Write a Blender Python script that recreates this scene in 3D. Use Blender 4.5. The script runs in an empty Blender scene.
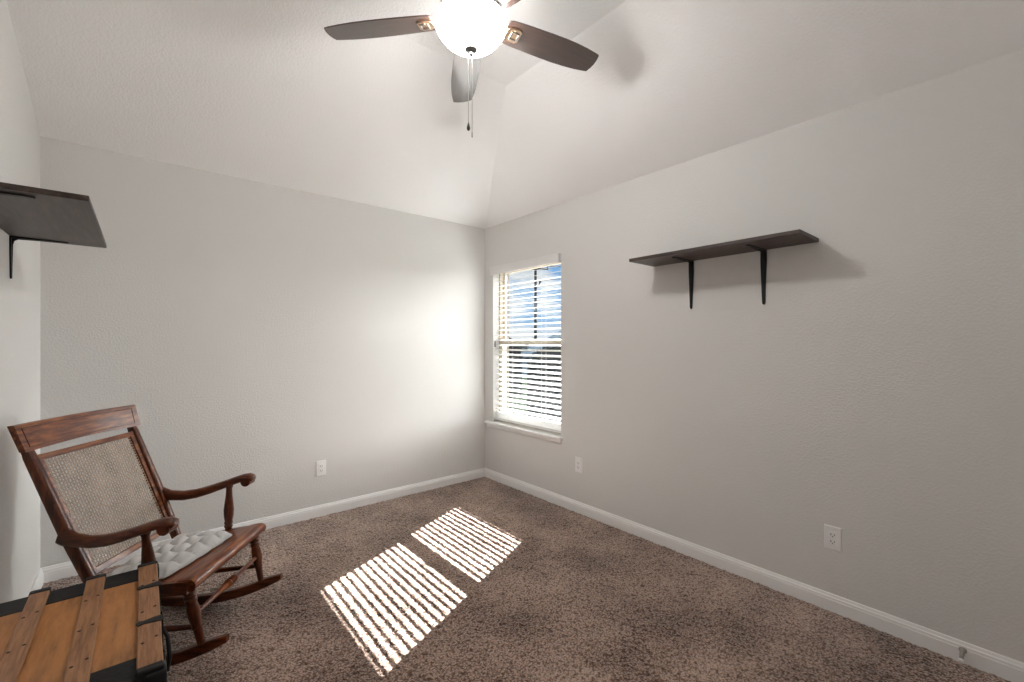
import bpy, bmesh, math
import numpy as np
from mathutils import Vector, Matrix

sc = bpy.context.scene
COL = sc.collection
R = math.radians

# ------------------------------------------------------------------ camera
F_PX, YAW = 439.87, 0.698756
CAM = Vector((-2.58745, -3.49534, 1.3080))
cam_d = bpy.data.cameras.new('camera')
cam = bpy.data.objects.new('camera', cam_d)
COL.objects.link(cam)
cam.location = CAM
cam.rotation_euler = (R(90), 0, -YAW)
cam_d.sensor_fit = 'HORIZONTAL'
cam_d.sensor_width = 36.0
cam_d.lens = 36.0 * F_PX / 1024
cam_d.shift_y = (343.54 - 341.0) / 1024
cam_d.clip_start = 0.05
cam_d.clip_end = 1500
sc.camera = cam

# ------------------------------------------------------------------ colour management
sc.view_settings.view_transform = 'Standard'
sc.view_settings.look = 'None'
sc.view_settings.exposure = 0.26
sc.view_settings.gamma = 1.0
sc.view_settings.use_curve_mapping = False
sc.cycles.use_denoising = True
sc.cycles.diffuse_bounces = 8
sc.cycles.max_bounces = 14
sc.cycles.transparent_max_bounces = 16
sc.cycles.sample_clamp_indirect = 10.0

# ------------------------------------------------------------------ light levels
SUN_STRENGTH = 56.0
SKY_STRENGTH = 0.74
FILL_GLOW_STRENGTH = 23.0        # added sky glow, out of view, brightening the room through the window
BOWL_STRENGTH = 50.0       # glow of the frosted bowl itself
BULB_POWER = 12.0         # the bulb inside it

# ------------------------------------------------------------------ sky
world = bpy.data.worlds.new('sky')
sc.world = world
world.use_nodes = True
wn, wl = world.node_tree.nodes, world.node_tree.links
wn.clear()
def wnode(t, **k):
    n = wn.new(t)
    for a, b in k.items():
        setattr(n, a, b)
    return n
w_out = wnode('ShaderNodeOutputWorld')
w_bg = wnode('ShaderNodeBackground')
w_tc = wnode('ShaderNodeTexCoord')
w_map = wnode('ShaderNodeMapping')
w_map.inputs['Scale'].default_value = (1, 1, 2.2)
w_map.inputs['Location'].default_value = (0.33, 0.15, 0.42)
w_noise = wnode('ShaderNodeTexNoise')
w_noise.inputs['Scale'].default_value = 10.0
w_noise.inputs['Detail'].default_value = 6
w_ramp = wnode('ShaderNodeValToRGB')
w_ramp.color_ramp.elements[0].position = 0.46
w_ramp.color_ramp.elements[0].color = (0.20, 0.47, 0.86, 1)
w_ramp.color_ramp.elements[1].position = 0.60
w_ramp.color_ramp.elements[1].color = (0.92, 0.95, 1.0, 1)
w_sep = wnode('ShaderNodeSeparateXYZ')
w_hor = wnode('ShaderNodeMapRange')          # white towards the horizon
w_hor.inputs['From Min'].default_value = 0.015
w_hor.inputs['From Max'].default_value = 0.06
w_hor.inputs['To Min'].default_value = 0.85
w_hor.inputs['To Max'].default_value = 0.0
w_mix = wnode('ShaderNodeMixRGB')
w_mix.inputs['Color2'].default_value = (0.93, 0.95, 1.0, 1)
w_str = wnode('ShaderNodeVectorMath', operation='SCALE')
w_str.inputs['Scale'].default_value = SKY_STRENGTH
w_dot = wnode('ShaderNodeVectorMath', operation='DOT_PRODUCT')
w_dot.inputs[1].default_value = Vector((0.93, -0.35, 0.12)).normalized()  # added glow aimed away from the visible sky, as room fill
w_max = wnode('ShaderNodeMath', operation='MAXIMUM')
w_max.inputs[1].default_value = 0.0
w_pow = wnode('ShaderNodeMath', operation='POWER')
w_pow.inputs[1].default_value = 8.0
w_fill = wnode('ShaderNodeVectorMath', operation='SCALE')
w_fill.inputs[0].default_value = (1.0, 0.985, 0.96)
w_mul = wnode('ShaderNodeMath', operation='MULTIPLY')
w_mul.inputs[1].default_value = FILL_GLOW_STRENGTH
w_add = wnode('ShaderNodeVectorMath', operation='ADD')
wl.new(w_tc.outputs['Generated'], w_map.inputs['Vector'])
wl.new(w_map.outputs['Vector'], w_noise.inputs['Vector'])
wl.new(w_noise.outputs['Fac'], w_ramp.inputs['Fac'])
wl.new(w_tc.outputs['Generated'], w_sep.inputs['Vector'])
wl.new(w_sep.outputs['Z'], w_hor.inputs['Value'])
wl.new(w_hor.outputs['Result'], w_mix.inputs['Fac'])
wl.new(w_ramp.outputs['Color'], w_mix.inputs['Color1'])
wl.new(w_mix.outputs['Color'], w_str.inputs[0])
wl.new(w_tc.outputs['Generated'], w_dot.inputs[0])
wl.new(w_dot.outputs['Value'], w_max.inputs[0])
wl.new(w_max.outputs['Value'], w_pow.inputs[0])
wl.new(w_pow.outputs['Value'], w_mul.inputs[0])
wl.new(w_mul.outputs['Value'], w_fill.inputs['Scale'])
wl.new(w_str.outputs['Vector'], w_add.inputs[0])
wl.new(w_fill.outputs['Vector'], w_add.inputs[1])
wl.new(w_add.outputs['Vector'], w_bg.inputs['Color'])
wl.new(w_bg.outputs['Background'], w_out.inputs['Surface'])

# ------------------------------------------------------------------ sun
SUN_DIR = Vector((-1.0, -0.438, -0.985)).normalized()
sun_d = bpy.data.lights.new('sun', 'SUN')
sun_d.energy = SUN_STRENGTH
sun_d.angle = R(0.22)
sun_d.color = (1.0, 0.98, 0.955)
sun = bpy.data.objects.new('sun', sun_d)
COL.objects.link(sun)
sun.location = (8, 4, 9)
sun.rotation_euler = SUN_DIR.to_track_quat('-Z', 'Y').to_euler()

# ================================================================== helpers
class MB:
    """collects shapes; build() links them as ONE mesh object"""
    def __init__(self):
        self.v, self.f = [], []
    def add(self, verts, faces):
        o = len(self.v)
        self.v += [tuple(x) for x in verts]
        self.f += [tuple(i + o for i in q) for q in faces]
        return self
    def box(self, lo, hi, mat=None):
        (a, b, c), (d, e, f) = lo, hi
        vs = [(a, b, c), (d, b, c), (d, e, c), (a, e, c), (a, b, f), (d, b, f), (d, e, f), (a, e, f)]
        if mat is not None:
            vs = [mat @ Vector(q) for q in vs]
        return self.add(vs, [(3, 2, 1, 0), (4, 5, 6, 7), (0, 1, 5, 4), (1, 2, 6, 5), (2, 3, 7, 6), (3, 0, 4, 7)])
    def cbox(self, c, s, mat=None):
        c, s = Vector(c), Vector(s) / 2
        return self.box(c - s, c + s, mat)
    def loft(self, rings, cap=True, closed=True):
        n = len(rings[0]); vs = [q for r in rings for q in r]; fs = []
        for i in range(len(rings) - 1):
            for j in range(n if closed else n - 1):
                k = (j + 1) % n
                fs.append((i * n + j, i * n + k, (i + 1) * n + k, (i + 1) * n + j))
        if cap:
            fs.append(tuple(range(n - 1, -1, -1)))
            fs.append(tuple((len(rings) - 1) * n + j for j in range(n)))
        return self.add(vs, fs)
    def tube(self, pts, radii, n=12):
        pts = [Vector(q) for q in pts]
        if not hasattr(radii, '__len__'):
            radii = [radii] * len(pts)
        rings = []; up = None
        for i, q in enumerate(pts):
            t = (pts[min(i + 1, len(pts) - 1)] - pts[max(i - 1, 0)]).normalized()
            if up is None:
                up = Vector((0, 0, 1)) if abs(t.z) < 0.9 else Vector((1, 0, 0))
            x = up.cross(t).normalized(); y = t.cross(x); up = y
            rings.append([q + (x * math.cos(a) + y * math.sin(a)) * radii[i]
                          for a in [2 * math.pi * k / n for k in range(n)]])
        return self.loft(rings)
    def turned(self, a, b, prof, n=14):
        """lathe between points a and b; prof = [(t, radius)]"""
        a, b = Vector(a), Vector(b); t = (b - a).normalized()
        x = (Vector((0, 0, 1)) if abs(t.z) < 0.9 else Vector((1, 0, 0))).cross(t).normalized(); y = t.cross(x)
        return self.loft([[a.lerp(b, s) + (x * math.cos(q) + y * math.sin(q)) * r
                           for q in [2 * math.pi * k / n for k in range(n)]] for s, r in prof])
    def lathe(self, prof, c=(0, 0), n=48, cap=True):
        return self.loft([[(c[0] + r * math.cos(q), c[1] + r * math.sin(q), z)
                           for q in [2 * math.pi * k / n for k in range(n)]] for r, z in prof], cap)
    def prism(self, poly, axis, lo, hi):
        """2-D polygon extruded along an axis; poly coords are the two other axes in xyz order"""
        def P(q, d):
            l = list(q); l.insert(axis, d); return tuple(l)
        n = len(poly)
        vs = [P(q, lo) for q in poly] + [P(q, hi) for q in poly]
        fs = [tuple(range(n - 1, -1, -1)), tuple(range(n, 2 * n))] + \
             [(j, (j + 1) % n, n + (j + 1) % n, n + j) for j in range(n)]
        return self.add(vs, fs)
    def build(self, name, mat, parent=None, smooth=None, bevel=0, seg=2, loc=None):
        me = bpy.data.meshes.new(name)
        me.from_pydata(self.v, [], self.f)
        bm = bmesh.new(); bm.from_mesh(me)
        bmesh.ops.recalc_face_normals(bm, faces=bm.faces)
        bm.to_mesh(me); bm.free()
        me.materials.append(mat)
        o = bpy.data.objects.new(name, me)
        COL.objects.link(o)
        if parent is not None:
            o.parent = parent
        if loc is not None:
            o.location = loc
        if bevel:
            m = o.modifiers.new('bevel', 'BEVEL')
            m.width = bevel; m.segments = seg; m.limit_method = 'ANGLE'; m.angle_limit = R(40)
        if smooth is not None or bevel:
            me.polygons.foreach_set('use_smooth', [True] * len(me.polygons))
            me.set_sharp_from_angle(angle=R(smooth if smooth is not None else 40))
        return o

def thing(name, label, cat, loc=(0, 0, 0), rotz=0, group=None):
    o = bpy.data.objects.new(name, None)
    o.empty_display_size = 0.1
    COL.objects.link(o)
    o.location = loc; o.rotation_euler = (0, 0, rotz)
    return tag(o, label, cat, group)
def tag(o, label, cat, group=None):
    o['label'] = label; o['category'] = cat
    if group:
        o['group'] = group
    return o
def struct(o, label=None):
    o['kind'] = 'structure'
    if label:
        o['label'] = label
    return o
def copy_tree(o, parent=None):
    c = o.copy(); COL.objects.link(c)
    if parent is not None:
        c.parent = parent
    for ch in list(o.children):
        copy_tree(ch, c)
    return c

# ------------------------------------------------------------------ materials
def new_mat(name):
    m = bpy.data.materials.new(name); m.use_nodes = True
    nt = m.node_tree
    return m, nt.nodes, nt.links, nt.nodes['Principled BSDF']
def setc(b, col, rough=0.5, metal=0.0, spec=None, coat=0.0):
    b.inputs['Base Color'].default_value = (*col, 1)
    b.inputs['Roughness'].default_value = rough
    b.inputs['Metallic'].default_value = metal
    if spec is not None:
        b.inputs['Specular IOR Level'].default_value = spec
    b.inputs['Coat Weight'].default_value = coat
    b.inputs['Coat Roughness'].default_value = 0.12
def noise(n, l, scale, detail=3, stretch=None, rough=0.5):
    tc = n.new('ShaderNodeTexCoord'); t = n.new('ShaderNodeTexNoise')
    t.inputs['Scale'].default_value = scale; t.inputs['Detail'].default_value = detail
    t.inputs['Roughness'].default_value = rough
    if stretch:
        mp = n.new('ShaderNodeMapping'); mp.inputs['Scale'].default_value = stretch
        l.new(tc.outputs['Object'], mp.inputs['Vector']); l.new(mp.outputs['Vector'], t.inputs['Vector'])
    else:
        l.new(tc.outputs['Object'], t.inputs['Vector'])
    return t
def ramp(n, stops):
    r = n.new('ShaderNodeValToRGB'); e = r.color_ramp.elements
    while len(e) < len(stops):
        e.new(0.5)
    for k, (p, c) in zip(e, stops):
        k.position = p; k.color = (*c, 1)
    return r
def bump(n, l, b, height, strength, dist=0.01):
    bp = n.new('ShaderNodeBump')
    bp.inputs['Strength'].default_value = strength; bp.inputs['Distance'].default_value = dist
    l.new(height, bp.inputs['Height']); l.new(bp.outputs['Normal'], b.inputs['Normal'])
def plain(name, col, rough=0.5, metal=0.0, spec=None, coat=0.0, bmp=None):
    m, n, l, b = new_mat(name); setc(b, col, rough, metal, spec, coat)
    if bmp:
        t = noise(n, l, bmp[0], 3); bump(n, l, b, t.outputs['Fac'], bmp[1], bmp[2])
    return m
def paint(name, col, scale=95, strength=0.15, dist=0.006):
    """rolled / orange-peel wall paint"""
    m, n, l, b = new_mat(name); setc(b, col, 0.85, spec=0.25)
    t = noise(n, l, scale, 2.5)
    r = ramp(n, [(0.40, (0, 0, 0)), (0.66, (1, 1, 1))])
    l.new(t.outputs['Fac'], r.inputs['Fac'])
    bump(n, l, b, r.outputs['Color'], strength, dist)
    return m
def wood(name, stops, stretch, scale=9, rough=0.35, coat=0.0, bstr=0.15, spec=0.5, detail=7):
    m, n, l, b = new_mat(name); setc(b, stops[0][1], rough, spec=spec, coat=coat)
    t = noise(n, l, scale, detail, stretch, 0.62)
    r = ramp(n, stops)
    l.new(t.outputs['Fac'], r.inputs['Fac']); l.new(r.outputs['Color'], b.inputs['Base Color'])
    if bstr:
        bump(n, l, b, t.outputs['Fac'], bstr, 0.004)
    return m

M = {}
M['wall'] = paint('wall_paint', (0.685, 0.680, 0.668))
M['ceil'] = paint('ceiling_paint', (0.925, 0.928, 0.93), 95, 0.20, 0.006)
M['trim'] = plain('white_trim_paint', (0.86, 0.86, 0.855), 0.35)
M['vinyl'] = plain('almond_vinyl', (0.42, 0.37, 0.30), 0.4)
M['blind'] = plain('white_blind', (0.74, 0.74, 0.735), 0.45)
M['cord'] = plain('cord', (0.75, 0.74, 0.72), 0.8)
M['plastic'] = plain('white_plastic', (0.82, 0.82, 0.82), 0.3)
M['slot'] = plain('dark_slot', (0.03, 0.03, 0.03), 0.6)
M['black_iron'] = plain('black_iron', (0.012, 0.011, 0.011), 0.42, 0.4)
M['black_metal'] = plain('worn_black_metal', (0.008, 0.008, 0.009), 0.55, 0.0, 0.3, 0.0, bmp=(60, 0.35, 0.004))
M['nickel'] = plain('brushed_nickel', (0.42, 0.40, 0.38), 0.3, 1.0)
M['bronze'] = plain('warm_metal', (0.50, 0.36, 0.25), 0.3, 1.0)
M['dark_nickel'] = plain('dark_nickel', (0.33, 0.33, 0.33), 0.3, 1.0)
M['shelf'] = wood('dark_stained_shelf_wood', [(0.30, (0.021, 0.012, 0.009)), (0.52, (0.050, 0.030, 0.022)), (0.75, (0.092, 0.056, 0.042))], (14, 1.6, 14), 3.5, 0.42, 0.0, 0.25)
M['blade'] = wood('dark_walnut_blade', [(0.25, (0.040, 0.023, 0.018)), (0.6, (0.062, 0.036, 0.028)), (0.8, (0.080, 0.047, 0.036))], (1.5, 16, 16), 4, 0.34, 0.9, 0.0)
CH = [(0.28, (0.020, 0.0045, 0.002)), (0.50, (0.080, 0.019, 0.0065)), (0.74, (0.20, 0.058, 0.017))]
M['chair_x'] = wood('varnished_mahogany_along', CH, (1.6, 13, 13), 5, 0.30, 0.20, 0.06, 0.25)
M['chair_y'] = wood('varnished_mahogany_across', [(p, (min(c[0] * 2.0, 0.36), c[1] * 2.3, c[2] * 2.3)) for p, c in CH], (13, 1.6, 13), 5, 0.30, 0.20, 0.06, 0.25)
M['chair_z'] = wood('varnished_mahogany_upright', CH, (13, 13, 1.6), 5, 0.30, 0.20, 0.06, 0.25)
M['cane'] = wood('woven_cane', [(0.3, (0.24, 0.17, 0.125)), (0.7, (0.42, 0.31, 0.24))], (1, 1, 1), 14, 0.45, 0.0, 0.0)
M['cushion'] = wood('grey_cotton', [(0.3, (0.47, 0.462, 0.45)), (0.7, (0.60, 0.59, 0.58))], (1, 1, 1), 16, 0.95, 0.0, 0.3, 0.1)
M['trunk_panel'] = wood('worn_orange_pine', [(0.22, (0.10, 0.036, 0.012)), (0.45, (0.34, 0.140, 0.038)), (0.62, (0.44, 0.19, 0.055)), (0.80, (0.30, 0.115, 0.032))], (7, 1.2, 7), 5, 0.5, 0.1, 0.2)
M['trunk_slat'] = wood('worn_brown_oak_slat', [(0.24, (0.09, 0.040, 0.018)), (0.45, (0.24, 0.105, 0.042)), (0.62, (0.36, 0.175, 0.075)), (0.82, (0.24, 0.11, 0.045))], (16, 1.3, 16), 5, 0.5, 0.1, 0.25)
M['nail'] = plain('dark_nail', (0.03, 0.02, 0.015), 0.5, 0.5)
M['rubber'] = plain('white_rubber', (0.75, 0.74, 0.72), 0.6)

# carpet
m, n, l, b = new_mat('brown_carpet'); setc(b, (0.2, 0.15, 0.12), 1.0, spec=0.05)
b.inputs['Sheen Weight'].default_value = 0.5; b.inputs['Sheen Roughness'].default_value = 0.45
t1 = noise(n, l, 2.4, 4, None, 0.6); t2 = noise(n, l, 140, 2, None, 0.7)
tcv = n.new('ShaderNodeTexCoord'); vo = n.new('ShaderNodeTexVoronoi'); vo.inputs['Scale'].default_value = 105
tw = n.new('ShaderNodeTexNoise'); tw.inputs['Scale'].default_value = 45
vadd = n.new('ShaderNodeVectorMath'); vadd.operation = 'MULTIPLY_ADD'; vadd.inputs[1].default_value = (0.02, 0.02, 0.0)
l.new(tcv.outputs['Object'], tw.inputs['Vector']); l.new(tw.outputs['Color'], vadd.inputs[0]); l.new(tcv.outputs['Object'], vadd.inputs[2]); l.new(vadd.outputs[0], vo.inputs['Vector'])
inv = n.new('ShaderNodeMapRange'); inv.inputs['From Min'].default_value = 0.15; inv.inputs['From Max'].default_value = 0.85; inv.inputs['To Min'].default_value = 1.0; inv.inputs['To Max'].default_value = 0.0
l.new(vo.outputs['Distance'], inv.inputs['Value'])
a1 = n.new('ShaderNodeMath'); a1.operation = 'MULTIPLY_ADD'; a1.inputs[1].default_value = 0.26   # tuft heads over dark gaps
a2 = n.new('ShaderNodeMath'); a2.operation = 'MULTIPLY_ADD'; a2.inputs[1].default_value = 0.50   # trodden / brushed patches
a3 = n.new('ShaderNodeMath'); a3.operation = 'MULTIPLY'; a3.inputs[1].default_value = 0.42
l.new(t2.outputs['Fac'], a3.inputs[0])
l.new(t1.outputs['Fac'], a2.inputs[0]); l.new(a3.outputs[0], a2.inputs[2])
l.new(inv.outputs['Result'], a1.inputs[0]); l.new(a2.outputs[0], a1.inputs[2])
r = ramp(n, [(0.38, (0.026, 0.010, 0.005)), (0.55, (0.192, 0.117, 0.085)), (0.74, (0.56, 0.405, 0.325))])
l.new(a1.outputs[0], r.inputs['Fac']); l.new(r.outputs['Color'], b.inputs['Base Color'])
bump(n, l, b, inv.outputs['Result'], 0.7, 0.008)
M['carpet'] = m

# clear window glass
m, n, l, b = new_mat('window_glass')
n.remove(b)
tr = n.new('ShaderNodeBsdfTransparent'); tr.inputs['Color'].default_value = (0.96, 0.975, 0.97, 1)
gl = n.new('ShaderNodeBsdfGlossy'); gl.inputs['Roughness'].default_value = 0.02
ms = n.new('ShaderNodeMixShader'); ms.inputs['Fac'].default_value = 0.05
l.new(tr.outputs[0], ms.inputs[1]); l.new(gl.outputs[0], ms.inputs[2])
l.new(ms.outputs[0], n['Material Output'].inputs['Surface'])
M['glass'] = m
# lit bowl
m, n, l, b = new_mat('lit_frosted_glass'); setc(b, (0.9, 0.9, 0.88), 0.3)
b.inputs['Emission Color'].default_value = (1.0, 0.975, 0.945, 1)
b.inputs['Emission Strength'].default_value = BOWL_STRENGTH
tr = n.new('ShaderNodeBsdfTransparent'); ms = n.new('ShaderNodeMixShader'); ms.inputs['Fac'].default_value = 0.25
l.new(b.outputs[0], ms.inputs[1]); l.new(tr.outputs[0], ms.inputs[2]); l.new(ms.outputs[0], n['Material Output'].inputs['Surface'])
M['bowl'] = m

# ================================================================== room shell
W, D, H = 3.0146, 3.85, 2.44
SB, ZF = 0.35, 2.918            # pitch of the slope over the back wall, height of the flat ceiling
YB, XR = -(ZF - H) / SB, -0.849  # where the two slopes meet the flat part
# floor: pile carpet with real displaced tufts
step = 0.0075
xs = np.arange(-W - 0.02, 0.0201, step); ys = np.arange(-D - 0.02, 0.0201, step)
rng = np.random.default_rng(7)
nx, ny = len(xs), len(ys)
X, Y = np.meshgrid(xs, ys)
Z = rng.random((ny, nx))
Z = 0.62 * Z + 0.38 * (np.roll(Z, 1, 0) + np.roll(Z, 1, 1) + np.roll(Z, -1, 0) + np.roll(Z, -1, 1)) / 4
co = np.stack([X + rng.uniform(-0.003, 0.003, X.shape), Y + rng.uniform(-0.003, 0.003, X.shape), (Z - 0.62) * 0.009], -1).reshape(-1, 3)
idx = np.arange(nx * ny).reshape(ny, nx)
quads = np.stack([idx[:-1, :-1], idx[:-1, 1:], idx[1:, 1:], idx[1:, :-1]], -1).reshape(-1, 4)
me = bpy.data.meshes.new('floor')
me.vertices.add(len(co)); me.vertices.foreach_set('co', co.ravel().astype(np.float32))
me.loops.add(quads.size); me.loops.foreach_set('vertex_index', quads.ravel().astype(np.int32))
me.polygons.add(len(quads)); me.polygons.foreach_set('loop_start', np.arange(0, quads.size, 4, dtype=np.int32))
me.update(calc_edges=True)
me.materials.append(M['carpet'])
floor = bpy.data.objects.new('floor', me); COL.objects.link(floor); struct(floor)

mb = MB(); T = 0.15
mb.box((-W - T, 0, -0.05), (T * 0 + 0.12, T, H + 0.01)); struct(mb.build('wall_back', M['wall']))
# left wall runs up to the flat ceiling as a gable
mb = MB(); mb.prism([(0, -0.05), (0, H), (YB, ZF), (-D, ZF), (-D, -0.05)], 0, -W - T, -W)
struct(mb.build('wall_left', M['wall']))
mb = MB(); mb.prism([(-W, -0.05), (-W, ZF), (XR, ZF), (0, H), (0, -0.05)], 1, -D - T, -D)
struct(mb.build('wall_rear', M['wall']))
# right wall with the window opening
OY0, OY1, OZ0, OZ1 = -1.030, -0.135, 0.535, 2.030
def holed(x0, x1, mat, name, g=0.0):
    mb = MB()
    mb.box((x0, -D - T, -0.05), (x1, OY0 - g, H + 0.02)); mb.box((x0, OY1 + g, -0.05), (x1, 0.0 if x0 < 0.1 else T, H + 0.02))
    mb.box((x0, OY0 - g, -0.05), (x1, OY1 + g, OZ0 - g)); mb.box((x0, OY0 - g, OZ1 + g), (x1, OY1 + g, H + 0.02))
    return struct(mb.build(name, mat))
holed(0.0, 0.12, M['wall'], 'wall_right')
M['brick'] = wood('tan_brick', [(0.3, (0.11, 0.085, 0.058)), (0.7, (0.155, 0.125, 0.09))], (1, 1, 1), 12, 0.9, 0, 0.4)
holed(0.1205, 0.20, M['brick'], 'wall_outside', 0.004)
# ceiling: slope over the back wall, slope over the right wall, flat middle
mb = MB()
c0, c1, c2 = (0, 0, H), (XR, YB, ZF), (-W, YB, ZF)
mb.add([c0, c1, c2, (-W, 0, H), (XR, -D, ZF), (-W, -D, ZF), (0, -D, H)],
       [(0, 1, 2, 3), (1, 4, 5, 2), (0, 6, 4, 1)])
cl = mb.build('ceiling', M['ceil']); struct(cl)
sm = cl.modifiers.new('solid', 'SOLIDIFY'); sm.thickness = 0.12; sm.offset = 1.0
for p in cl.data.polygons:
    if p.normal.z > 0:
        p.flip()
sm.offset = -1.0

# baseboards: stepped profile
def profile(s):
    return [(0, -0.01), (0.0135 * s, -0.01), (0.0135 * s, 0.055), (0.0115 * s, 0.058), (0.0115 * s, 0.067), (0.008 * s, 0.071), (0.006 * s, 0.080), (0.004 * s, 0.083), (0, 0.083)]
mb = MB(); mb.prism([(y, z) for y, z in profile(-1)], 0, -W, 0); struct(mb.build('baseboard_back', M['trim']))
mb = MB(); mb.prism([(x, z) for x, z in profile(-1)], 1, -D, 0); struct(mb.build('baseboard_right', M['trim']))
mb = MB(); mb.prism([(-W - x, z) for x, z in profile(-1)], 1, -D, 0); struct(mb.build('baseboard_left', M['trim']))
mb = MB(); mb.prism([(-D - y, z) for y, z in profile(-1)], 0, -W, 0); struct(mb.build('baseboard_rear', M['trim']))

# ================================================================== window
win = bpy.data.objects.new('window_1', None); COL.objects.link(win)
win.location = (0.1, (OY0 + OY1) / 2, OZ0); struct(win)
wl_ = -Vector(win.location)
def frame_ring(mb, x0, x1, y0, y1, z0, z1, wy, wz0, wz1):
    mb.box((x0, y0, z0), (x1, y0 + wy, z1)); mb.box((x0, y1 - wy, z0), (x1, y1, z1))
    mb.box((x0, y0 + wy, z0), (x1, y1 - wy, z0 + wz0)); mb.box((x0, y0 + wy, z1 - wz1), (x1, y1 - wy, z1))
mb = MB(); frame_ring(mb, 0.068, 0.150, OY0, OY1, OZ0, OZ1, 0.022, 0.05, 0.03)
mb.build('window_frame', M['vinyl'], win, bevel=0.002, loc=wl_)
for nm, x0, z0, z1, b0, b1 in (('upper_sash', 0.108, 1.30, 2.005, 0.042, 0.02), ('lower_sash', 0.074, 0.58, 1.342, 0.035, 0.05)):
    mb = MB(); frame_ring(mb, x0, x0 + 0.030, OY0 + 0.02, OY1 - 0.02, z0, z1, 0.024, b0, b1)
    s = mb.build(nm, M['vinyl'], win, bevel=0.002, loc=wl_)
    mb = MB(); mb.box((x0 + 0.013, OY0 + 0.04, z0 + b0 - 0.004), (x0 + 0.017, OY1 - 0.04, z1 - b1 + 0.004))
    mb.build('pane', M['glass'], s)
mb = MB(); mb.box((0.062, -0.60, 1.336), (0.078, -0.55, 1.350)); mb.build('sash_lock', M['vinyl'], win, bevel=0.002, loc=wl_)
mb = MB(); mb.box((-0.036, -1.055, 0.535), (0.069, -0.032, 0.556))
mb.build('window_sill', M['trim'], win, bevel=0.005, seg=3, loc=wl_)
mb = MB(); mb.prism([(0.0, 0.500), (-0.010, 0.500), (-0.014, 0.507), (-0.016, 0.535), (0.0, 0.535)], 1, -1.040, -0.052)
mb.build('apron', M['trim'], win, loc=wl_)

# ------------------------------------------------------------------ window blind
bl = thing('window_blind', 'white horizontal slat blind hanging in the window with its slats open, under a white valance', 'blind', (0.03, (OY0 + OY1) / 2, OZ1 - 0.01))
bo = -Vector(bl.location)
mb = MB(); mb.prism([(-0.032, 1.965), (-0.030, 1.963), (-0.020, 1.963), (-0.020, 2.022), (-0.034, 2.036), (-0.038, 2.036), (-0.038, 2.028), (-0.032, 2.018)], 1, -1.034, -0.126)
mb.box((-0.030, -1.034, 1.964), (0.0, -1.026, 2.035)); mb.box((-0.030, -0.134, 1.964), (0.0, -0.126, 2.035))
mb.build('valance', M['blind'], bl, bevel=0.0015, loc=bo)
mb = MB(); mb.box((0.003, -1.022, 1.988), (0.058, -0.143, 2.026)); mb.build('headrail', M['blind'], bl, bevel=0.002, loc=bo)
XB, SLATS = 0.031, MB()
def slat(z, tilt, y0=-1.021, y1=-0.146, w=0.040):
    sec = []
    for k in range(7):
        u = (k / 6 - 0.5) * w
        sec.append((u, 0.0008 + 0.0018 * (1 - (2 * u / w) ** 2)))
    for k in range(6, -1, -1):
        u = (k / 6 - 0.5) * w
        sec.append((u, -0.0008 + 0.0018 * (1 - (2 * u / w) ** 2)))
    c, s = math.cos(tilt), math.sin(tilt)
    SLATS.prism([(XB + u * c - v * s, z + u * s + v * c) for u, v in sec], 1, y0, y1)
z, k = 1.945, 0
while z > 0.675:
    slat(z, R(16 if z > 1.3 else 20), w=0.031 if z > 1.3 else 0.040); z -= 0.0465; k += 1
for q in range(5):
    slat(0.612 + q * 0.011, R(7))
SLATS.build('slats', M['blind'], bl, smooth=30, loc=bo)
mb = MB(); mb.box((0.005, -1.021, 0.580), (0.057, -0.146, 0.604)); mb.build('bottom_rail', M['blind'], bl, bevel=0.003, loc=bo)
for y in (-0.36, -0.80):
    mb = MB()
    for x in (0.005, 0.057):
        mb.tube([(x, y, 0.60), (x, y, 1.975)], 0.0009, 6)
    mb.build('ladder_cord', M['cord'], bl, loc=bo)
mb = MB(); mb.tube([(-0.006, -0.172, 1.965), (-0.006, -0.172, 1.33)], 0.0035, 8); wd = mb.build('lift_cord', M['cord'], bl, loc=bo)
mb = MB(); mb.turned((-0.006, -0.172, 1.335), (-0.006, -0.172, 1.275), [(0, 0.003), (0.15, 0.006), (0.8, 0.008), (1, 0.006)], 10)
mb.build('tassel', plain('grey_tassel', (0.16, 0.16, 0.17), 0.5), wd)

# ================================================================== wall shelves
def wall_shelf(name, label, sx, xw, y0, y1, z, depth, thick, brk, arm, leg):
    """sx = direction out of the wall"""
    o = thing(name, label, 'shelf', (xw, (y0 + y1) / 2, z), 0, 'dark wall shelves on black brackets')
    mb = MB(); mb.box((min(0, sx * depth), (y0 - y1) / 2, 0), (max(0, sx * depth), (y1 - y0) / 2, thick))
    mb.build('board', M['shelf'], o, bevel=0.002)
    for by in brk:
        y = by - (y0 + y1) / 2; mb = MB()
        # tapered flat arm under the board and tapered leg down the wall, with a rounded rib between
        A = [(0.001, -0.001), (arm, -0.001), (arm, -0.005), (0.024, -0.010), (0.013, -0.018), (0.009, -0.035), (0.0065, -leg + 0.004), (0.001, -leg)]
        mb.prism([(sx * a, c) for a, c in A], 1, y - 0.0035, y + 0.0035)
        for sgn in (1,):
            mb.loft([[(sx * 0.0005, y - w, c), (sx * 0.0005, y + w, c), (sx * 0.006, y + w, c), (sx * 0.006, y - w, c)] for c, w in ((-0.001, 0.016), (-0.06, 0.016), (-leg + 0.012, 0.008), (-leg, 0.0045))])
            mb.loft([[(sx * c, y - w, -0.0005), (sx * c, y + w, -0.0005), (sx * c, y + w, -0.006), (sx * c, y - w, -0.006)] for c, w in ((0.001, 0.016), (arm - 0.02, 0.012), (arm, 0.006))])
        mb.build('bracket', M['black_iron'], o, bevel=0.001, seg=1)
    return o
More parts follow.
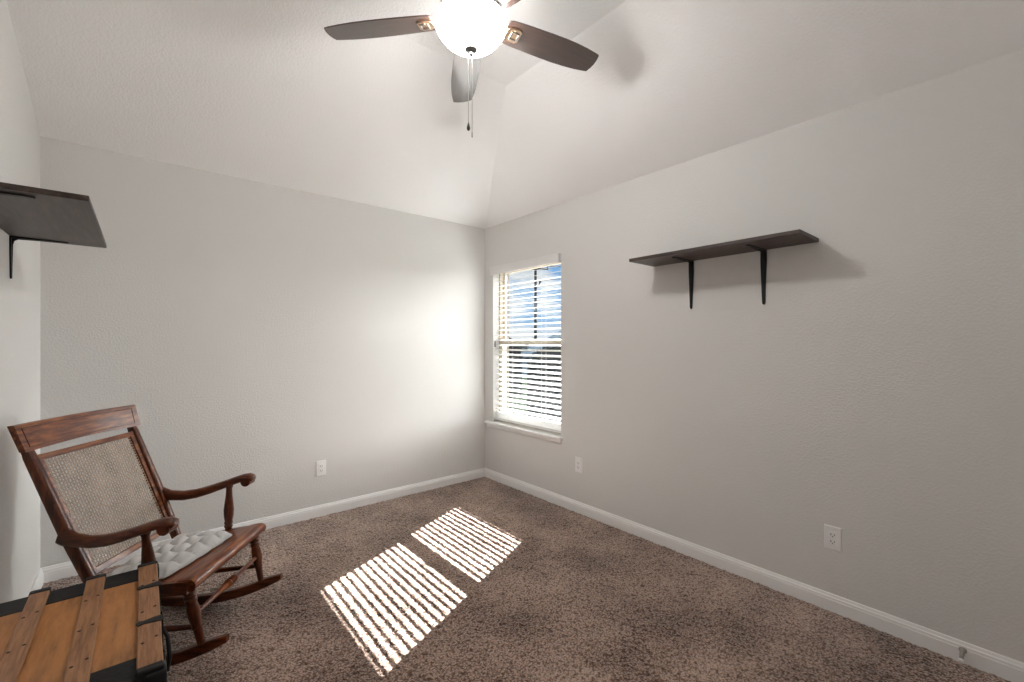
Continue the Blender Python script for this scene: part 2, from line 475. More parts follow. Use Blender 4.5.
wall_shelf('wall_shelf', 'dark wooden shelf on two black brackets on the wall right of the window', -1, -0.0005, -2.80, -1.872, 1.815, 0.275, 0.019, (-2.545, -2.133), 0.217, 0.295)
wall_shelf('wall_shelf', 'dark wooden shelf on the left wall above the rocking chair, seen from below', 1, -W + 0.0005, -1.565, -0.668, 1.759, 0.297, 0.018, (-1.515, -0.722), 0.175, 0.178)

# ================================================================== outlets
def outlet(name, label):
    o = thing(name, label, 'outlet', group='white wall outlets')
    mb = MB(); mb.loft([[(-a, -0.0001 - d, -c), (a, -0.0001 - d, -c), (a, -0.0001 - d, c), (-a, -0.0001 - d, c)] for a, c, d in ((0.0355, 0.058, 0.0), (0.0355, 0.058, 0.003), (0.032, 0.0545, 0.006))])
    mb.build('plate', M['plastic'], o, smooth=30)
    mb = MB(); mb.box((-0.0168, -0.0078, -0.0335), (0.0168, -0.005, 0.0335)); f = mb.build('receptacle', M['plastic'], o, bevel=0.0015)
    mb = MB()
    for z in (0.0175, -0.0155):
        mb.box((-0.0085, -0.0083, z - 0.004), (-0.0055, -0.0075, z + 0.005)); mb.box((0.0055, -0.0083, z - 0.003), (0.0085, -0.0075, z + 0.004))
        mb.turned((0, -0.0075, z - 0.0085), (0, -0.0083, z - 0.0085), [(0, 0.0026), (1, 0.0026)], 10)
    mb.build('slots', M['slot'], f)
    for z in (0.047, -0.047):
        mb = MB(); mb.turned((0, -0.0055, z), (0, -0.0070, z), [(0, 0.003), (1, 0.0028)], 10); mb.build('screw', M['plastic'], o)
    return o
ou = outlet('wall_outlet', 'white wall outlet low on the back wall, between the rocking chair and the room corner')
ou.location = (-1.548, 0, 0.3616)
o2 = copy_tree(ou); o2.location = (0, -1.222, 0.3678); o2.rotation_euler = (0, 0, R(-90))
o2['label'] = 'white wall outlet below the right end of the window sill'
o3 = copy_tree(ou); o3.location = (0, -2.858, 0.3564); o3.rotation_euler = (0, 0, R(-90))
o3['label'] = 'white wall outlet on the right wall below the dark shelf, nearest the door stop'

# ================================================================== door stop
ds = thing('door_stop', 'small spring door stop with white rubber tip screwed to the right baseboard', 'door stop', (-0.0135, -3.3035, 0.052))
mb = MB(); mb.turned((0.001, 0, 0), (-0.006, 0, 0), [(0, 0.0125), (0.5, 0.0125), (1, 0.008)], 16); mb.build('base', M['nickel'], ds, smooth=30)
pts = []
for i in range(12 * 12 + 1):
    t = i / 144; a = i / 12 * 2 * math.pi; rr = 0.0075 - 0.0025 * t
    pts.append((-0.005 - 0.058 * t, rr * math.cos(a), rr * math.sin(a) - 0.010 * t * t))
mb = MB(); mb.tube(pts, 0.0014, 6); mb.build('spring', M['nickel'], ds, smooth=60)
mb = MB(); mb.turned((-0.062, 0, -0.010), (-0.077, 0, -0.0145), [(0, 0.0065), (0.2, 0.0085), (0.8, 0.0085), (1, 0.006)], 14); mb.build('rubber_tip', M['rubber'], ds, smooth=50)

# ================================================================== ceiling fan
FX, FY, FZ = -1.5, -1.926, 2.713
fan = thing('ceiling_fan', 'five-blade ceiling fan with dark wood blades and a lit white glass bowl', 'ceiling fan', (FX, FY, ZF))
def fz(z):
    return z - ZF
mb = MB(); mb.lathe([(0.075, fz(ZF - 0.0005)), (0.078, fz(2.90)), (0.070, fz(2.875)), (0.045, fz(2.862))], n=40); mb.build('canopy', M['nickel'], fan, smooth=35)
mb = MB(); mb.lathe([(0.045, fz(2.868)), (0.10, fz(2.862)), (0.132, fz(2.845)), (0.138, fz(2.80)), (0.128, fz(2.770)), (0.095, fz(2.752)), (0.088, fz(2.735)), (0.100, fz(2.722)), (0.128, fz(2.712)), (0.146, fz(2.703)), (0.146, fz(2.696)), (0.05, fz(2.694))], n=48)
mb.build('motor_housing', M['nickel'], fan, smooth=35)
mb = MB(); mb.lathe([(0.149, fz(2.700)), (0.1535, fz(2.697)), (0.1555, fz(2.688)), (0.1535, fz(2.678)), (0.1495, fz(2.672)), (0.1470, fz(2.660)), (0.134, fz(2.641)), (0.115, fz(2.619)), (0.093, fz(2.602)), (0.068, fz(2.590)), (0.042, fz(2.584)), (0.010, fz(2.583))], n=64)
mb.build('light_bowl', M['bowl'], fan, smooth=40)
bd = bpy.data.lights.new('bulb', 'POINT'); bd.energy = BULB_POWER; bd.shadow_soft_size = 0.06; bd.color = (1.0, 0.975, 0.945)
bulb = bpy.data.objects.new('bulb', bd); COL.objects.link(bulb); bulb.parent = fan; bulb.location = (0, 0, fz(2.652))
mb = MB(); mb.lathe([(0.024, fz(2.588)), (0.029, fz(2.583)), (0.028, fz(2.576)), (0.016, fz(2.568)), (0.009, fz(2.563)), (0.0095, fz(2.556)), (0.006, fz(2.550)), (0.002, fz(2.549))], n=24)
mb.build('finial', M['dark_nickel'], fan, smooth=40)
for dx, dy, zb, kind in ((-0.0105, 0.0050, 2.262, 'pear'), (0.0035, -0.0030, 2.222, 'bar')):
    mb = MB(); mb.tube([(dx * 0.5, dy * 0.5, fz(2.556)), (dx, dy, fz(2.53)), (dx, dy, fz(zb))], 0.0011, 6)
    for q in range(0, 60):
        zz = zb + (2.53 - zb) * q / 60
        mb.turned((dx, dy, fz(zz)), (dx, dy, fz(zz + 0.0028)), [(0, 0.0006), (0.5, 0.0017), (1, 0.0006)], 6)
    ch = mb.build('pull_chain', M['nickel'], fan, smooth=60)
    mb = MB()
    if kind == 'pear':
        mb.lathe([(0.0012, fz(zb + 0.002)), (0.0030, fz(zb - 0.006)), (0.0066, fz(zb - 0.018)), (0.0074, fz(zb - 0.026)), (0.0055, fz(zb - 0.033)), (0.001, fz(zb - 0.036))], (dx, dy), 14)
        mb.build('fob', plain('dark_fob', (0.03, 0.022, 0.018), 0.35), ch, smooth=50)
    else:
        mb.lathe([(0.001, fz(zb + 0.002)), (0.0028, fz(zb)), (0.0028, fz(zb - 0.022)), (0.001, fz(zb - 0.024))], (dx, dy), 10)
        mb.build('fob', M['nickel'], ch, smooth=50)
# blade outline in its own frame: x = along the blade, y = chord
def blade_outline():
    top_ = [(0.165, 0.054), (0.18, 0.061), (0.22, 0.0645), (0.30, 0.068), (0.38, 0.0705), (0.45, 0.0715), (0.52, 0.0695), (0.58, 0.0645), (0.625, 0.058), (0.650, 0.0535), (0.655, 0.0515)]
    tip = [(0.662, 0.026), (0.6645, 0.0), (0.662, -0.026)]
    return top_ + tip + [(a, -c) for a, c in reversed(top_)]
bo_ = blade_outline()
blade_m = None
for i in range(5):
    th = R(59.666 + 72 * i)
    mb = MB(); mb.prism(bo_, 2, -0.003, 0.003)
    o = mb.build('blade', M['blade'], fan, bevel=0.001, seg=1)
    o.location = (0, 0, fz(FZ)); o.rotation_euler = Matrix.Rotation(th, 3, 'Z').__matmul__(Matrix.Rotation(R(-11), 3, 'X')).to_euler()
    # blade iron under the root: arm from the motor, plate with a raised bright window frame
    mb = MB()
    mb.loft([[(x, -w, zz - 0.004), (x, w, zz - 0.004), (x, w, zz + 0.004), (x, -w, zz + 0.004)] for x, w, zz in ((0.10, 0.020, 0.036), (0.145, 0.016, 0.020), (0.168, 0.022, -0.006), (0.185, 0.034, -0.008), (0.225, 0.036, -0.0075), (0.238, 0.026, -0.007))])
    for y in (-0.024, 0.024):
        mb.turned((0.205, y, -0.010), (0.205, y, -0.0145), [(0, 0.005), (0.6, 0.005), (1, 0.003)], 10)
    ir = mb.build('blade_iron', M['bronze'], o, bevel=0.0015)
    mb = MB()
    for lo, hi in (((0.188, -0.016, -0.0165), (0.194, 0.016, -0.0105)), ((0.222, -0.016, -0.0165), (0.228, 0.016, -0.0105)), ((0.188, -0.020, -0.0165), (0.228, -0.015, -0.0105)), ((0.188, 0.015, -0.0165), (0.228, 0.020, -0.0105))):
        mb.box(lo, hi)
    mb.v = mb.v
    mb.build('raised_frame', M['nickel'], o, bevel=0.001)

# ================================================================== rocking chair
CY = R(-36.4608)
CO = Vector((-2.3411, -1.1203, 0))
ch = thing('rocking_chair', 'antique dark reddish wooden rocking chair with cane back and curved arms', 'rocking chair', CO, CY)
RR, A0 = 0.977, -0.271
def rock(a):
    return RR - math.sqrt(RR * RR - (a - A0) ** 2)
ROCK_TH = 0.046
for s in (-1, 1):
    rings = []
    for k in range(33):
        a = -0.600 + k / 32 * 0.790; zb = rock(a) + 0.004
        e = min((a + 0.600) / 0.10, (0.190 - a) / 0.10, 1.0); e = max(e, 0)
        th = ROCK_TH * (0.58 + 0.42 * math.sin(e * math.pi / 2)); w = 0.0145 * (0.80 + 0.2 * e)
        y = s * 0.233; b_ = 0.004
        rings.append([(a, y - w + b_, zb), (a, y + w - b_, zb), (a, y + w, zb + b_), (a, y + w, zb + th - b_), (a, y + w - b_, zb + th), (a, y - w + b_, zb + th), (a, y - w, zb + th - b_), (a, y - w, zb + b_)])
    MB().loft(rings).build('rocker', M['chair_x'], ch, smooth=40)
# seat: slab rising to a rolled front
SL = 0.12
def seat_h(a):
    return 0.374 + SL * a
prof = [(-0.365, -0.030), (-0.365, -0.004), (-0.36, 0.0), (-0.20, 0.0), (-0.06, 0.001), (0.0, 0.004), (0.045, 0.010)]
rings = []
outline = []
for a, d in prof[2:]:
    outline.append((a, seat_h(a) + d))
for k in range(0, 9):                       # the roll
    q = R(100 - k * 28)
    outline.append((0.071 + 0.024 * math.cos(q), 0.3685 + 0.024 * math.sin(q)))
outline += [(0.055, 0.338), (-0.0, 0.336), (-0.20, 0.318), (-0.365, 0.300)]
def seat_w(a):
    return 0.226 + (a + 0.365) / 0.458 * 0.050
n_ = len(outline)
mb = MB()
ws = [-1, -0.97, -0.90, -0.5, 0, 0.5, 0.90, 0.97, 1]
mb.loft([[(a, w * seat_w(a), h - (0.003 if abs(w) == 1 and i < n_ - 4 else 0)) for i, (a, h) in enumerate(outline)] for w in ws])
mb.build('seat', M['chair_y'], ch, smooth=35)
# side rails of the seat
for s in (-1, 1):
    rings = []
    for k in range(9):
        a = -0.35 + k / 8 * 0.415; y = s * (seat_w(a) - 0.006); h = seat_h(a)
        rings.append([(a, y - 0.015, h - 0.045), (a, y + 0.015, h - 0.045), (a, y + 0.018, h - 0.02), (a, y + 0.012, h + 0.002), (a, y - 0.012, h + 0.003), (a, y - 0.018, h - 0.02)])
    MB().loft(rings).build('seat_rail', M['chair_x'], ch, smooth=30)
def legprof(r):
    return [(0, r * 0.95), (0.05, r * 1.1), (0.10, r * 1.25), (0.13, r * 0.95), (0.15, r * 1.25), (0.18, r * 1.28), (0.20, r * 0.92), (0.22, r * 1.2), (0.25, r * 1.2), (0.28, r * 1.0),
            (0.36, r * 1.22), (0.48, r * 1.30), (0.58, r * 1.12), (0.66, r * 0.95), (0.68, r * 1.1), (0.71, r * 0.9), (0.85, r * 0.80), (1, r * 0.72)]
for s in (-1, 1):
    MB().turned((0.046, s * 0.246, 0.350), (0.090, s * 0.233, rock(0.09) + ROCK_TH - 0.006), legprof(0.0178), 16).build('leg', M['chair_z'], ch, smooth=50)
for s in (-1, 1):
    MB().turned((-0.300, s * 0.214, 0.318), (-0.390, s * 0.233, rock(-0.39) + ROCK_TH - 0.006), legprof(0.016), 16).build('leg', M['chair_z'], ch, smooth=50)
# stretchers
R1 = [(0, 0.007), (0.25, 0.0085), (0.40, 0.0095), (0.415, 0.0135), (0.43, 0.0095), (0.445, 0.0145), (0.46, 0.0095), (0.475, 0.0155), (0.50, 0.0105), (0.515, 0.0155), (0.53, 0.0095), (0.545, 0.0145), (0.56, 0.0095), (0.575, 0.0135), (0.59, 0.0095), (0.75, 0.0085), (1, 0.007)]
MB().turned((0.068, -0.238, 0.234), (0.068, 0.238, 0.234), [(t_, r_ * 1.15) for t_, r_ in R1], 14).build('stretcher', M['chair_y'], ch, smooth=50)
MB().turned((-0.345, -0.224, 0.19), (-0.345, 0.224, 0.19), [(0, 0.007), (0.5, 0.011), (1, 0.007)], 12).build('stretcher', M['chair_y'], ch, smooth=50)
for s in (-1, 1):
    MB().turned((0.070, s * 0.238, 0.186), (-0.348, s * 0.224, 0.158), [(0, 0.009), (0.5, 0.013), (1, 0.009)], 12).build('stretcher', M['chair_x'], ch, smooth=50)
# back: posts, crest, framed cane
def back_a(h):
    return -0.387 - (h - 0.522) * 0.42
for s in (-1, 1):
    rings = []
    for h, w, hw in ((0.295, 0.226, 0.016), (0.40, 0.234, 0.018), (0.55, 0.243, 0.019), (0.75, 0.247, 0.018), (0.87, 0.250, 0.0165), (0.885, 0.250, 0.0150), (0.915, 0.2505, 0.0150)):
        a = back_a(h); ring = []
        for k in range(12):
            q = 2 * math.pi * k / 12 + math.pi / 12
            cx = math.copysign(abs(math.cos(q)) ** 0.6, math.cos(q)); sy = math.copysign(abs(math.sin(q)) ** 0.6, math.sin(q))
            ring.append((a + cx * hw * 1.05, s * w + sy * hw, h + cx * hw * 0.42))
        rings.append(ring)
    MB().loft(rings).build('back_post', M['chair_z'], ch, smooth=40)
# crest rail, bowed backwards in the middle, with a moulded border
def crest_pt(w, h, off):
    bow = 0.026 * (1 - (w / 0.288) ** 2)
    return (-0.520 - (h - 0.899) * 0.34 - bow + off, w, h)
rings = []
for k in range(25):
    w = -0.288 + k / 24 * 0.576; e = abs(w) / 0.288
    hb, ht = 0.899 - 0.004 * e, 0.996
    w0 = w * (1 - 0.03)
    rings.append([crest_pt(w0, hb, 0.0), crest_pt(w, ht, 0.0), crest_pt(w, ht + 0.003, -0.006), crest_pt(w, ht, -0.026), crest_pt(w0, hb, -0.024), crest_pt(w0, hb - 0.002, -0.010)])
cr = MB().loft(rings).build('crest_rail', M['chair_y'], ch, smooth=35)
mb = MB()
def bead(pts):
    mb.tube(pts, 0.0016, 6)
N = 20
bead([crest_pt(-0.262 + k / N * 0.524, 0.984, 0.0006) for k in range(N + 1)]); bead([crest_pt(-0.254 + k / N * 0.508, 0.911, 0.0006) for k in range(N + 1)])
for s in (-1, 1):
    bead([crest_pt(s * (0.254 + 0.008 * k / 6), 0.911 + 0.073 * k / 6, 0.0006) for k in range(7)])
mb.build('border_bead', M['chair_z'], cr, smooth=60)
def bk(w, h, off=0.0):
    return Vector((back_a(h) + off, w, h + off * 0.42))
def bar(mb, w0, h0, w1, h1, half, th=0.018):
    p, q = bk(w0, h0), bk(w1, h1); t = (q - p).normalized(); nrm = Vector((1, 0, 0.42)).normalized(); sd = nrm.cross(t).normalized()
    mb.loft([[c - sd * half - nrm * th / 2, c + sd * half - nrm * th / 2, c + sd * half * 0.9 + nrm * th / 2, c - sd * half * 0.9 + nrm * th / 2] for c in (p, q)])
bf = MB()
bar(bf, -0.226, 0.861, 0.226, 0.861, 0.012); bar(bf, -0.212, 0.402, 0.212, 0.402, 0.014)
bar(bf, -0.214, 0.39, -0.226, 0.872, 0.0135); bar(bf, 0.214, 0.39, 0.226, 0.872, 0.0135)
bfo = bf.build('back_frame', M['chair_y'], ch, bevel=0.002)
cn = MB()
nrm = Vector((1, 0, 0.42)).normalized()
def strand(p, q, half, off):
    t = (q - p).normalized(); sd = nrm.cross(t).normalized()
    cn.loft([[c - sd * half + nrm * (off - 0.0006), c + sd * half + nrm * (off - 0.0006), c + sd * half + nrm * (off + 0.0006), c - sd * half + nrm * (off + 0.0006)] for c in (p, q)])
def hw_at(h):
    return 0.2005 + (h - 0.41) / 0.44 * 0.013
NV, NH = 34, 36
for i in range(NV + 1):
    u = i / NV * 2 - 1
    strand(bk(u * hw_at(0.412), 0.412), bk(u * hw_at(0.852), 0.852), 0.0022, 0.0)
for i in range(NH + 1):
    h = 0.414 + i / NH * 0.436
    strand(bk(-hw_at(h), h), bk(hw_at(h), h), 0.0022, 0.0012)
for i in range(-24, 25):                       # diagonals of the six-way weave
    for sg in (1, -1):
        c = i / 24 * 0.43
        ps = []
        for h in (0.414, 0.850):
            ps.append((c + sg * (h - 0.632), h))
        (u0, h0), (u1, h1) = ps
        lim = 0.200
        def clip(ua, ha, ub, hb):
            if abs(ua) <= lim:
                return ua, ha
            tgt = math.copysign(lim, ua); t = (tgt - ua) / (ub - ua)
            return (tgt, ha + t * (hb - ha)) if 0 < t < 1 else None
        A_, B_ = clip(u0, h0, u1, h1), clip(u1, h1, u0, h0)
        if A_ and B_:
            strand(bk(*A_), bk(*B_), 0.0008, 0.0024 if sg > 0 else -0.0012)
cn.build('cane_panel', M['cane'], ch)
# arms: sweep a rounded section along the side profile
ARM = [(-0.425, 0.566, 0.034), (-0.405, 0.558, 0.034), (-0.36, 0.547, 0.025), (-0.30, 0.5425, 0.0235), (-0.24, 0.550, 0.022), (-0.18, 0.566, 0.0205), (-0.12, 0.586, 0.019), (-0.06, 0.607, 0.018), (-0.02, 0.619, 0.018), (0.004, 0.620, 0.020), (0.018, 0.614, 0.019), (0.026, 0.606, 0.011)]
for s in (-1, 1):
    rings = []
    for i, (a, h, hh) in enumerate(ARM):
        t = (a + 0.425) / 0.451
        y = s * (0.247 + 0.040 * min(1, t * 1.15)); hw = 0.015 + 0.013 * min(1, max(0, t * 1.3))
        if i == len(ARM) - 1:
            hw *= 0.7
        p0, p1 = ARM[max(0, i - 1)], ARM[min(len(ARM) - 1, i + 1)]
        tg = Vector((p1[0] - p0[0], 0, p1[1] - p0[1])).normalized(); up = Vector((-tg.z, 0, tg.x))
        ring = []
        for k in range(14):
            q = 2 * math.pi * k / 14
            cy = math.copysign(abs(math.cos(q)) ** 0.75, math.cos(q)); cz = math.copysign(abs(math.sin(q)) ** 0.75, math.sin(q))
            ring.append(Vector((a, y + cy * hw, h)) + up * (cz * hh))
        rings.append(ring)
    arm = MB().loft(rings)
    yc = s * 0.287
    arm.loft([[(-0.002 + 0.0235 * math.cos(q), yc + d * 0.027, 0.6035 + 0.0235 * math.sin(q)) for q in [2 * math.pi * k / 16 for k in range(16)]] for d in (-1, -0.85, 0, 0.85, 1)])
    arm.build('armrest', M['chair_x'], ch, smooth=50)
    MB().turned((-0.082, s * 0.258, 0.355), (-0.090, s * 0.280, 0.592), [(t_, r_ * 1.18) for t_, r_ in [(0, 0.013), (0.08, 0.013), (0.10, 0.0155), (0.13, 0.0165), (0.16, 0.0135), (0.18, 0.0165), (0.20, 0.0165), (0.22, 0.0145), (0.34, 0.0185), (0.46, 0.0195), (0.60, 0.0165), (0.75, 0.0130), (0.90, 0.0115), (0.93, 0.0150), (0.97, 0.0155), (1, 0.012)]], 16).build('arm_spindle', M['chair_z'], ch, smooth=50)

# ------------------------------------------------------------------ tufted cushion
rotc = Matrix.Rotation(CY, 4, 'Z')
cc = Vector((-0.166, -0.018))
hA, hW = 0.152, 0.212
na, nw = 64, 84
def puff(u, v):
    e = max(0.0, (1 - abs(u) ** 3.2) * (1 - abs(v) ** 3.2)) ** 0.42
    uu, vv = u * 1.04 + 0.04 * math.sin(v * 5), v * 1.04 + 0.035 * math.sin(u * 6 + 1)
    cell = (abs(math.sin(2 * math.pi * uu)) ** 0.55) * (abs(math.cos(2.5 * math.pi * vv)) ** 0.55)
    return max(0.02, e * (0.48 + 0.52 * cell) * (1 + 0.05 * math.sin(u * 19 + v * 12)))
mb = MB(); top_v, bot_v = [], []
ca, sa = math.cos(R(-8)), math.sin(R(-8))
for i in range(na + 1):
    for j in range(nw + 1):
        u, v = i / na * 2 - 1, j / nw * 2 - 1
        k = 0.965 + 0.035 * (abs(math.cos(v * 2.2 * math.pi)) if abs(u) > abs(v) else abs(math.cos(u * 1.7 * math.pi)))
        uu = u * (1 - 0.10 * v ** 4) * k * hA; vv = v * (1 - 0.08 * u ** 4) * k * hW
        x, y = uu * ca - vv * sa, uu * sa + vv * ca
        base = SL * x + 0.0035
        pz = puff(u, v)
        top_v.append((x, y, base + 0.006 + 0.054 * pz)); bot_v.append((x, y, base + 0.004 * (1 - pz)))
nT = len(top_v); fs = []
def gi(i, j):
    return i * (nw + 1) + j
for i in range(na):
    for j in range(nw):
        q = (gi(i, j), gi(i + 1, j), gi(i + 1, j + 1), gi(i, j + 1))
        fs.append(q); fs.append(tuple(x + nT for x in reversed(q)))
rim = [gi(i, 0) for i in range(na + 1)] + [gi(na, j) for j in range(1, nw + 1)] + [gi(i, nw) for i in range(na - 1, -1, -1)] + [gi(0, j) for j in range(nw - 1, 0, -1)]
for a, b2 in zip(rim, rim[1:] + rim[:1]):
    fs.append((a, b2, b2 + nT, a + nT))
mb.add(top_v + bot_v, fs)
cu = mb.build('seat_cushion', M['cushion'], smooth=60)
cu.location = CO + rotc @ Vector((cc.x, cc.y, seat_h(cc.x) + 0.001)); cu.rotation_euler = (0, 0, CY)
tag(cu, 'light grey tufted cotton cushion lying on the rocking chair seat', 'cushion')

# ================================================================== trunk
TX0, TX1, TY0, TY1 = -2.994, -2.548, -2.082, -1.398
TC = Vector(((TX0 + TX1) / 2, (TY0 + TY1) / 2, 0))
tk = thing('storage_trunk', 'old flat-topped wooden trunk with black metal bands, in front of the rocking chair', 'trunk', TC)
hx, hy = (TX1 - TX0) / 2, (TY1 - TY0) / 2
mb = MB(); mb.box((-hx, -hy, 0.012), (hx, hy, 0.385)); mb.build('body', M['trunk_panel'], tk, bevel=0.004)
mb = MB(); mb.box((-hx, -hy, 0.387), (hx, hy, 0.4865)); lid = mb.build('lid', M['trunk_panel'], tk, bevel=0.004)
for s in (-1, 1):                                # black sheet metal wrapping both ends
    mb = MB(); y0, y1 = (hy - 0.098, hy + 0.003) if s > 0 else (-hy - 0.003, -hy + 0.098)
    for z0, z1 in ((0.392, 0.4885), (0.010, 0.383)):
        if z0 > 0.2:
            mb.box((-hx - 0.002, y0, z0), (hx + 0.002, y1, z1))
        else:
            mb.box((-hx - 0.002, s * hy - 0.004 if s < 0 else hy - 0.02, z0), (hx + 0.002, s * hy + 0.02 if s < 0 else hy + 0.004, z1))
    mb.build('metal_band', M['black_metal'], tk, bevel=0.002)
for z0, z1 in ((0.001, 0.030), (0.368, 0.3848), (0.388, 0.408)):
    mb = MB(); mb.box((-hx - 0.004, -hy - 0.005, z0), (hx + 0.004, hy + 0.005, z1)); mb.build('edge_binding', M['black_metal'], tk, bevel=0.002)
slats = [(-2.989, -2.952), (-2.866, -2.820), (-2.734, -2.686), (-2.599, -2.546)]
for x0, x1 in slats:
    x0 -= TC.x; x1 -= TC.x
    mb = MB(); mb.box((x0, -hy + 0.006, 0.4868), (x1, hy - 0.004, 0.5005)); so = mb.build('wooden_slat', M['trunk_slat'], tk, bevel=0.003)
    for s in (-1, 1):
        mb = MB(); y0, y1 = (hy - 0.020, hy + 0.006) if s > 0 else (-hy - 0.006, -hy + 0.020)
        mb.box((x0 - 0.002, y0, 0.46), (x1 + 0.002, y1, 0.5035)); mb.build('end_cap', M['black_metal'], so, bevel=0.005)
    for y in (-0.20, -0.02, 0.17):
        for q in (0.22, 0.78):
            mb = MB(); mb.turned((x0 + (x1 - x0) * q, y + (q - 0.5) * 0.03, 0.500), (x0 + (x1 - x0) * q, y + (q - 0.5) * 0.03, 0.502), [(0, 0.0042), (0.6, 0.0040), (1, 0.0025)], 10)
            mb.build('nail', M['nail'], so)
for y in (-1.598, -1.838):                     # hasps over the right edge
    y -= TC.y; x1 = hx
    mb = MB()
    mb.loft([[(x, y - w, z), (x, y + w, z), (x, y + w, z + 0.003), (x, y - w, z + 0.003)] for x, w, z in ((x1 - 0.054, 0.004, 0.5005), (x1 - 0.049, 0.013, 0.5005), (x1 - 0.036, 0.009, 0.5005), (x1 - 0.012, 0.015, 0.5005), (x1 + 0.007, 0.017, 0.5000))])
    mb.box((x1 + 0.004, y - 0.0105, 0.405), (x1 + 0.008, y + 0.0105, 0.503))
    mb.box((x1 + 0.004, y - 0.017, 0.30), (x1 + 0.009, y + 0.017, 0.40))
    mb.turned((x1 + 0.006, y - 0.013, 0.405), (x1 + 0.006, y + 0.013, 0.405), [(0, 0.006), (1, 0.006)], 10)
    mb.build('hasp', M['black_metal'], tk, bevel=0.001, seg=1)
mb = MB()                                      # big lock plate with its dangling drawbolt
mb.box((hx + 0.003, -0.045, 0.27), (hx + 0.010, 0.055, 0.372)); mb.turned((hx + 0.009, 0.005, 0.32), (hx + 0.017, 0.005, 0.32), [(0, 0.024), (0.7, 0.022), (1, 0.014)], 18)
mb.tube([(hx + 0.010, -0.03, 0.43), (hx + 0.020, -0.045, 0.41), (hx + 0.024, -0.075, 0.36), (hx + 0.018, -0.09, 0.33)], [0.005, 0.006, 0.006, 0.004], 8)
mb.build('lock', M['black_metal'], tk, bevel=0.001, seg=1)
for sx in (-1, 1):
    for sy in (-1, 1):
        mb = MB(); mb.cbox((sx * (hx - 0.014), sy * (hy - 0.014), 0.470), (0.044, 0.050, 0.044)); mb.build('corner_guard', M['black_metal'], tk, bevel=0.007, seg=3)

# ================================================================== outdoors (seen through the blind)
GZ = -3.0
M['lawn'] = wood('lawn', [(0.3, (0.012, 0.018, 0.012)), (0.7, (0.024, 0.030, 0.021))], (1, 1, 1), 1.5, 1.0, 0, 0.0, 0.0)
M['roof'] = wood('grey_shingles', [(0.3, (0.024, 0.034, 0.044)), (0.7, (0.036, 0.048, 0.062))], (1, 1, 6), 3, 0.9, 0, 0.0, 0.0)
M['siding'] = plain('slate_siding', (0.020, 0.026, 0.030), 0.9, 0.0, 0.0)
M['fence'] = wood('weathered_fence', [(0.3, (0.026, 0.030, 0.031)), (0.7, (0.045, 0.050, 0.051))], (8, 8, 0.6), 3, 0.9, 0, 0.0, 0.0)
M['pane_dark'] = plain('dark_pane', (0.01, 0.012, 0.016), 0.15)
M['pole'] = plain('weathered_pole', (0.012, 0.014, 0.016), 0.9, 0.0, 0.0)
mb = MB(); mb.box((0.22, -200, GZ - 0.2), (900, 900, GZ)); g = mb.build('ground', M['lawn']); struct(g)
mb = MB(); mb.box((0.22, -14, GZ), (7.0, 9, GZ + 0.03)); struct(mb.build('bounce_slab', plain('bounce_slab_grey', (0.30, 0.295, 0.285), 0.9)))  # unseen pale slab added to bounce sunlight up to the ceiling
def at(u, dist):
    fw = Vector((math.sin(YAW), math.cos(YAW), 0)); rt = Vector((math.cos(YAW), -math.sin(YAW), 0))
    return Vector((CAM.x, CAM.y, 0)) + (fw + rt * ((u - 512) / F_PX)) * dist
def house(u, dist, ridge, wd, dp, rot, label):
    p = at(u, dist); o = thing('house', label, 'house', (p.x, p.y, GZ), rot, 'neighbouring houses seen through the blind')
    e = ridge - GZ - wd * 0.28; 
    mb = MB(); mb.prism([(-wd / 2, 0), (wd / 2, 0), (wd / 2, e), (0, ridge - GZ - 0.15), (-wd / 2, e)], 1, -dp / 2, dp / 2); mb.build('wall', M['siding'], o)
    mb = MB(); k = 0.28 * 2
    mb.prism([(-wd / 2 - 0.4, e - 0.4 * k), (0, ridge - GZ), (wd / 2 + 0.4, e - 0.4 * k), (wd / 2 + 0.4, e - 0.4 * k - 0.2), (0, ridge - GZ - 0.2), (-wd / 2 - 0.4, e - 0.4 * k - 0.2)], 1, -dp / 2 - 0.4, dp / 2 + 0.4)
    mb.build('roof', M['roof'], o)
    for x in (-wd / 4, wd / 4):
        mb = MB(); mb.box((x - 0.55, -dp / 2 - 0.03, 0.9), (x + 0.55, -dp / 2 + 0.02, 2.2)); wf = mb.build('window', M['roof'], o)
        mb = MB(); mb.box((x - 0.45, -dp / 2 - 0.05, 1.0), (x + 0.45, -dp / 2 - 0.02, 2.1)); mb.build('pane', M['pane_dark'], wf)
    return o
house(610, 22, 3.2, 8, 8, -YAW, 'grey-roofed house outside, its roof slope rising at the right edge of the window')
house(455, 40, 4.6, 12, 8, -YAW, 'grey-roofed house outside, its roof slope rising at the left edge of the window')
house(531, 62, 1.15, 15, 9, -YAW + R(90), 'far low grey-roofed house outside, behind the fence and between the two taller roofs')
a_, b_ = at(455, 15), at(640, 13)
fn = thing('garden_fence', 'weathered wooden board fence outside below the window', 'fence', ((a_ + b_) / 2 + Vector((0, 0, GZ))), math.atan2(b_.y - a_.y, b_.x - a_.x))
L_ = (b_ - a_).length; nb = int(L_ / 0.15)
mb = MB()
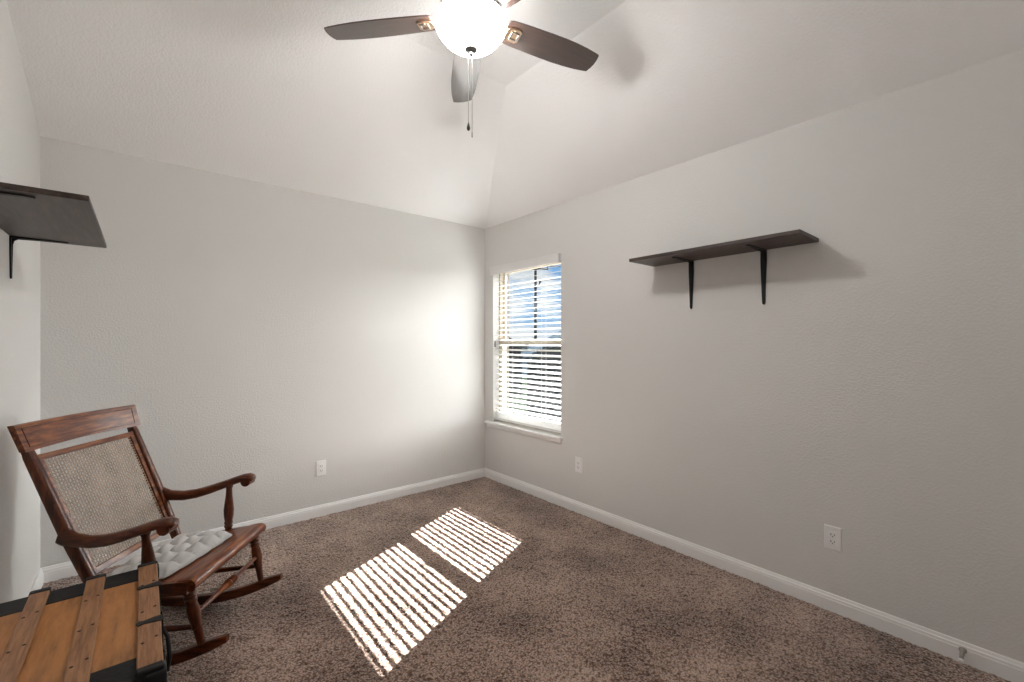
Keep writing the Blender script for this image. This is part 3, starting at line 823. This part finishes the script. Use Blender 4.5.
for k in range(nb):
    x = -L_ / 2 + (k + 0.5) * L_ / nb; mb.box((x - 0.068, -0.012, 0.04), (x + 0.068, 0.012, 1.8 + 0.01 * (k % 3)))
mb.build('board_panel', M['fence'], fn)
for z in (0.4, 1.5):
    mb = MB(); mb.box((-L_ / 2, 0.013, z), (L_ / 2, 0.06, z + 0.09)); mb.build('rail', M['fence'], fn)
PD = 45
pp = at(535.5, PD)
ang = math.atan2(0.70, -0.72)
po = thing('utility_pole', 'dark wooden utility pole outside the window against the sky', 'utility pole', (pp.x, pp.y, GZ), R(-40))
mb = MB(); mb.turned((0, 0, 0), (0, 0, 14.6), [(0, 0.17), (1, 0.12)], 14); mb.build('pole', M['pole'], po, smooth=40)
mb = MB(); mb.box((-1.3, -0.16, 11.85), (1.3, -0.04, 12.0)); ca_ = mb.build('crossarm', M['pole'], po)
for x in (-1.2, -0.65, 0.65, 1.2):
    mb = MB(); mb.turned((x, -0.10, 12.0), (x, -0.10, 12.22), [(0, 0.03), (0.4, 0.06), (0.6, 0.035), (0.8, 0.06), (1, 0.02)], 10); mb.build('insulator', M['pole'], ca_)
mb = MB(); mb.tube([(0.08, 0, 10.1), (0.38, 0, 10.35), (0.55, 0, 10.75)], 0.035, 8); mb.tube([(0.40, 0, 10.36), (0.42, 0, 10.85)], 0.05, 8); mb.tube([(0.30, 0, 10.28), (0.72, 0, 10.80)], 0.02, 8)
mb.build('insulator_bracket', M['pole'], po, smooth=40)
for k, (x0, z0, dx, dz) in enumerate(((0.65, 12.22, 14, 1.4), (1.2, 12.22, 14, 0.6), (0.5, 10.78, 14, 1.9))):
    c_, s_ = math.cos(R(-40)), math.sin(R(-40))
    pts = []
    for i in range(13):
        t = i / 12; lx, lz = x0 + dx * t, z0 + dz * t - 1.2 * t * (1 - t)
        pts.append((pp.x + lx * c_, pp.y + lx * s_, GZ + lz))
    mb = MB(); mb.tube(pts, 0.022, 6); o = mb.build('power_line', M['pole'])
    tag(o, ('black power line outside from the inner pin of the pole crossarm', 'black power line outside from the outer pin of the pole crossarm', 'black power line outside from the low bracket on the utility pole')[k], 'power line', 'power lines outside')
bpy.context.view_layer.update()
